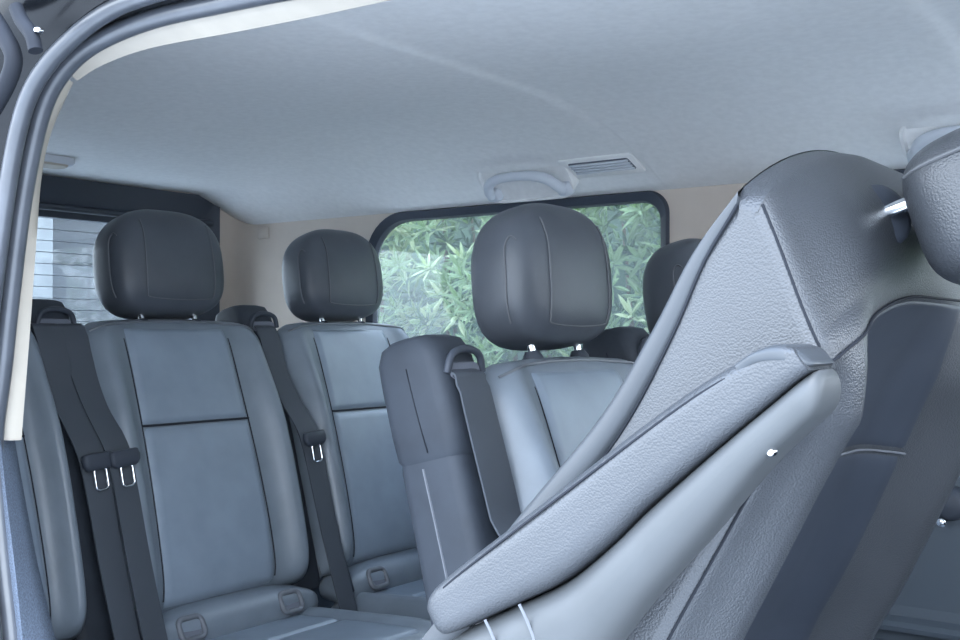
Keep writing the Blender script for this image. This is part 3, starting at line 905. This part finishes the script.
# dark pad with chrome pin low on the far side
F, z = LZ(946, 505, 2.30)
rp = empty('side_knob', W(F, 2.345, z), 'dark round knob with a tiny chrome pin on the far lower side lining', 'knob')
MB().tube([(0, 0.0, 0), (0, -.02, 0), (0, -.036, 0), (0, -.042, 0)], [.034, .034, .030, .02], 24).build('knob_body', M['dark'], rp)
MB().tube([(-.012, -.020, -.036), (-.012, -.042, -.036), (-.012, -.044, -.036)], [.009, .009, .006], 12).build('knob_pin', M['chrome'], rp)

# ------------------------------------------------------------------ outside
def ground():
    n = 24; P = []
    for i in range(n+1):
        P.append([Vector((-12 + 24*i/n, -9 + 22*j/n, -.30 + .012*math.sin(i*1.3)*math.cos(j*.9))) for j in range(n+1)])
    return MB().grid(P).build('ground', M['concrete'])
struct(ground())
# garage front behind the van
ga = empty('garage_building', (-6.2, 4.9, -.3), 'grey garage front with horizontal panels seen through the rear window', 'building')
for k in range(7):
    MB().box((-.04, .35, .22 + .44*k), (.05, 1.6, .212), bev=.08).build('garage_panel', M['garage'], ga)
MB().box((-.25, .35, 1.7), (.15, 1.75, 1.72), bev=.04).build('wall', M['garage'], ga)
gp = empty('gate_post', (-6.0, 3.57, -.3), 'bright whitewashed post seen through the left end of the rear window', 'post')
MB().box((0, 0, 1.45), (.12, .22, 1.46), bev=.06).build('post_shaft', M['post'], gp)
MB().box((0, 0, 2.96), (.16, .26, .05), bev=.2).build('post_cap', M['post'], gp)

# hedge of narrow-leaved shrubs outside the far window
hg = empty('hedge', (-1.9, 4.1, -.3), 'leafy green hedge of narrow-leaved shrubs outside the far side window', 'hedge')
leaf = MB()
def add_leaf(p, d, up, l, w, mi):
    leaf.cur = mi
    d = d.normalized(); s = d.cross(up)
    if s.length < 1e-3: s = Vector((1, 0, 0))
    s.normalize(); nrm = s.cross(d)
    pts = [p, p + d*l*.35 + s*w - nrm*l*.02, p + d*l*.35 - s*w - nrm*l*.02, p + d*l*.35 + nrm*l*.02,
           p + d*l*.72 + s*w*.75 - nrm*l*.08, p + d*l*.72 - s*w*.75 - nrm*l*.08, p + d*l*.72 - nrm*l*.04, p + d*l - nrm*l*.16]
    leaf.add(pts, [[0, 1, 3], [0, 3, 2], [1, 4, 6, 3], [3, 6, 5, 2], [4, 7, 6], [6, 7, 5]])
rnd = random.Random(3)
for k in range(2600):
    x = rnd.uniform(-1.9, 2.1); z = rnd.uniform(.8, 2.75); dep = rnd.random()**1.4
    y = -.62 + .9*dep + .10*math.sin(x*5)+.08*math.sin(z*7+x*3)
    c = Vector((x, y, z)); out = Vector((rnd.uniform(-.5, .5), -1 + .6*rnd.random(), rnd.uniform(-.1, .9))).normalized()
    a = Vector((0, 0, 1)).cross(out).normalized(); b = out.cross(a)
    n = rnd.randint(9, 14); mi = rnd.choices((0, 1, 2), (5, 4, 2))[0] if dep < .45 else rnd.choices((0, 2), (1, 2))[0]  # deeper rosettes take darker green, shade between leaves put into colour
    for q in range(n):
        an = 2.4*q; t = .35 + .75*q/n
        d = out*(1.15 - t) + (a*math.cos(an) + b*math.sin(an))*t
        add_leaf(c + out*(-.03*q/n), d, out, rnd.uniform(.06, .105), rnd.uniform(.007, .011), mi if rnd.random() < .8 else 0)
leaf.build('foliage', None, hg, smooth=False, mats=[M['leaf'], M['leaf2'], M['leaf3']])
st = MB()
for k in range(34):
    x = -2.2 + 4.6*k/33 + rnd.uniform(-.05, .05); y = rnd.uniform(-.1, .3)
    st.tube([(x, y, 0), (x + rnd.uniform(-.06, .06), y, 1.0), (x + rnd.uniform(-.15, .15), y - .1, 2.4)], [.022, .016, .006], 7)
st.build('branches', M['bark'], hg)
MB().box((0.1, .72, 1.45), (2.5, .06, 1.45), bev=.1).build('inner_foliage', M['leaf3'], hg)  # flat slab in dark leaf colour, standing for shaded gaps

# ------------------------------------------------------------------ daylight
w = bpy.data.worlds.new('sky'); S.world = w; w.use_nodes = True
nt = w.node_tree; bg = nt.nodes['Background']
tc = nt.nodes.new('ShaderNodeTexCoord'); sx = nt.nodes.new('ShaderNodeSeparateXYZ')
nt.links.new(tc.outputs['Generated'], sx.inputs[0])
rp_ = nt.nodes.new('ShaderNodeValToRGB')
e = rp_.color_ramp.elements
e[0].position = .0; e[0].color = (.44, .50, .57, 1)
e[1].position = .9; e[1].color = (.50, .68, 1.0, 1)
k = rp_.color_ramp.elements.new(.30); k.color = (.80, .89, 1.0, 1)
nt.links.new(sx.outputs['Z'], rp_.inputs['Fac']); nt.links.new(rp_.outputs['Color'], bg.inputs['Color'])
bg.inputs['Strength'].default_value = 2.0
sun = bpy.data.lights.new('hazy_sun', 'SUN'); sun.energy = .6; sun.angle = math.radians(25); sun.color = (1, .95, .88)
so_ = bpy.data.objects.new('hazy_sun', sun); COL.objects.link(so_)
d = Vector((.30, -.42, .86))      # towards the sun: high, over the viewer's shoulder
so_.rotation_euler = d.to_track_quat('Z', 'Y').to_euler()

# ------------------------------------------------------------------ camera and view
cam = bpy.data.cameras.new('camera'); co = bpy.data.objects.new('camera', cam); COL.objects.link(co)
co.location = (0, 0, EYE)
co.rotation_euler = (math.radians(90 + .78), 0, math.asin(SN))
cam.sensor_width = 36; cam.lens = FPX/960*36; cam.clip_start = .02
S.camera = co
S.view_settings.view_transform = 'Standard'; S.view_settings.look = 'None'
S.view_settings.exposure = 2.1; S.view_settings.gamma = 1
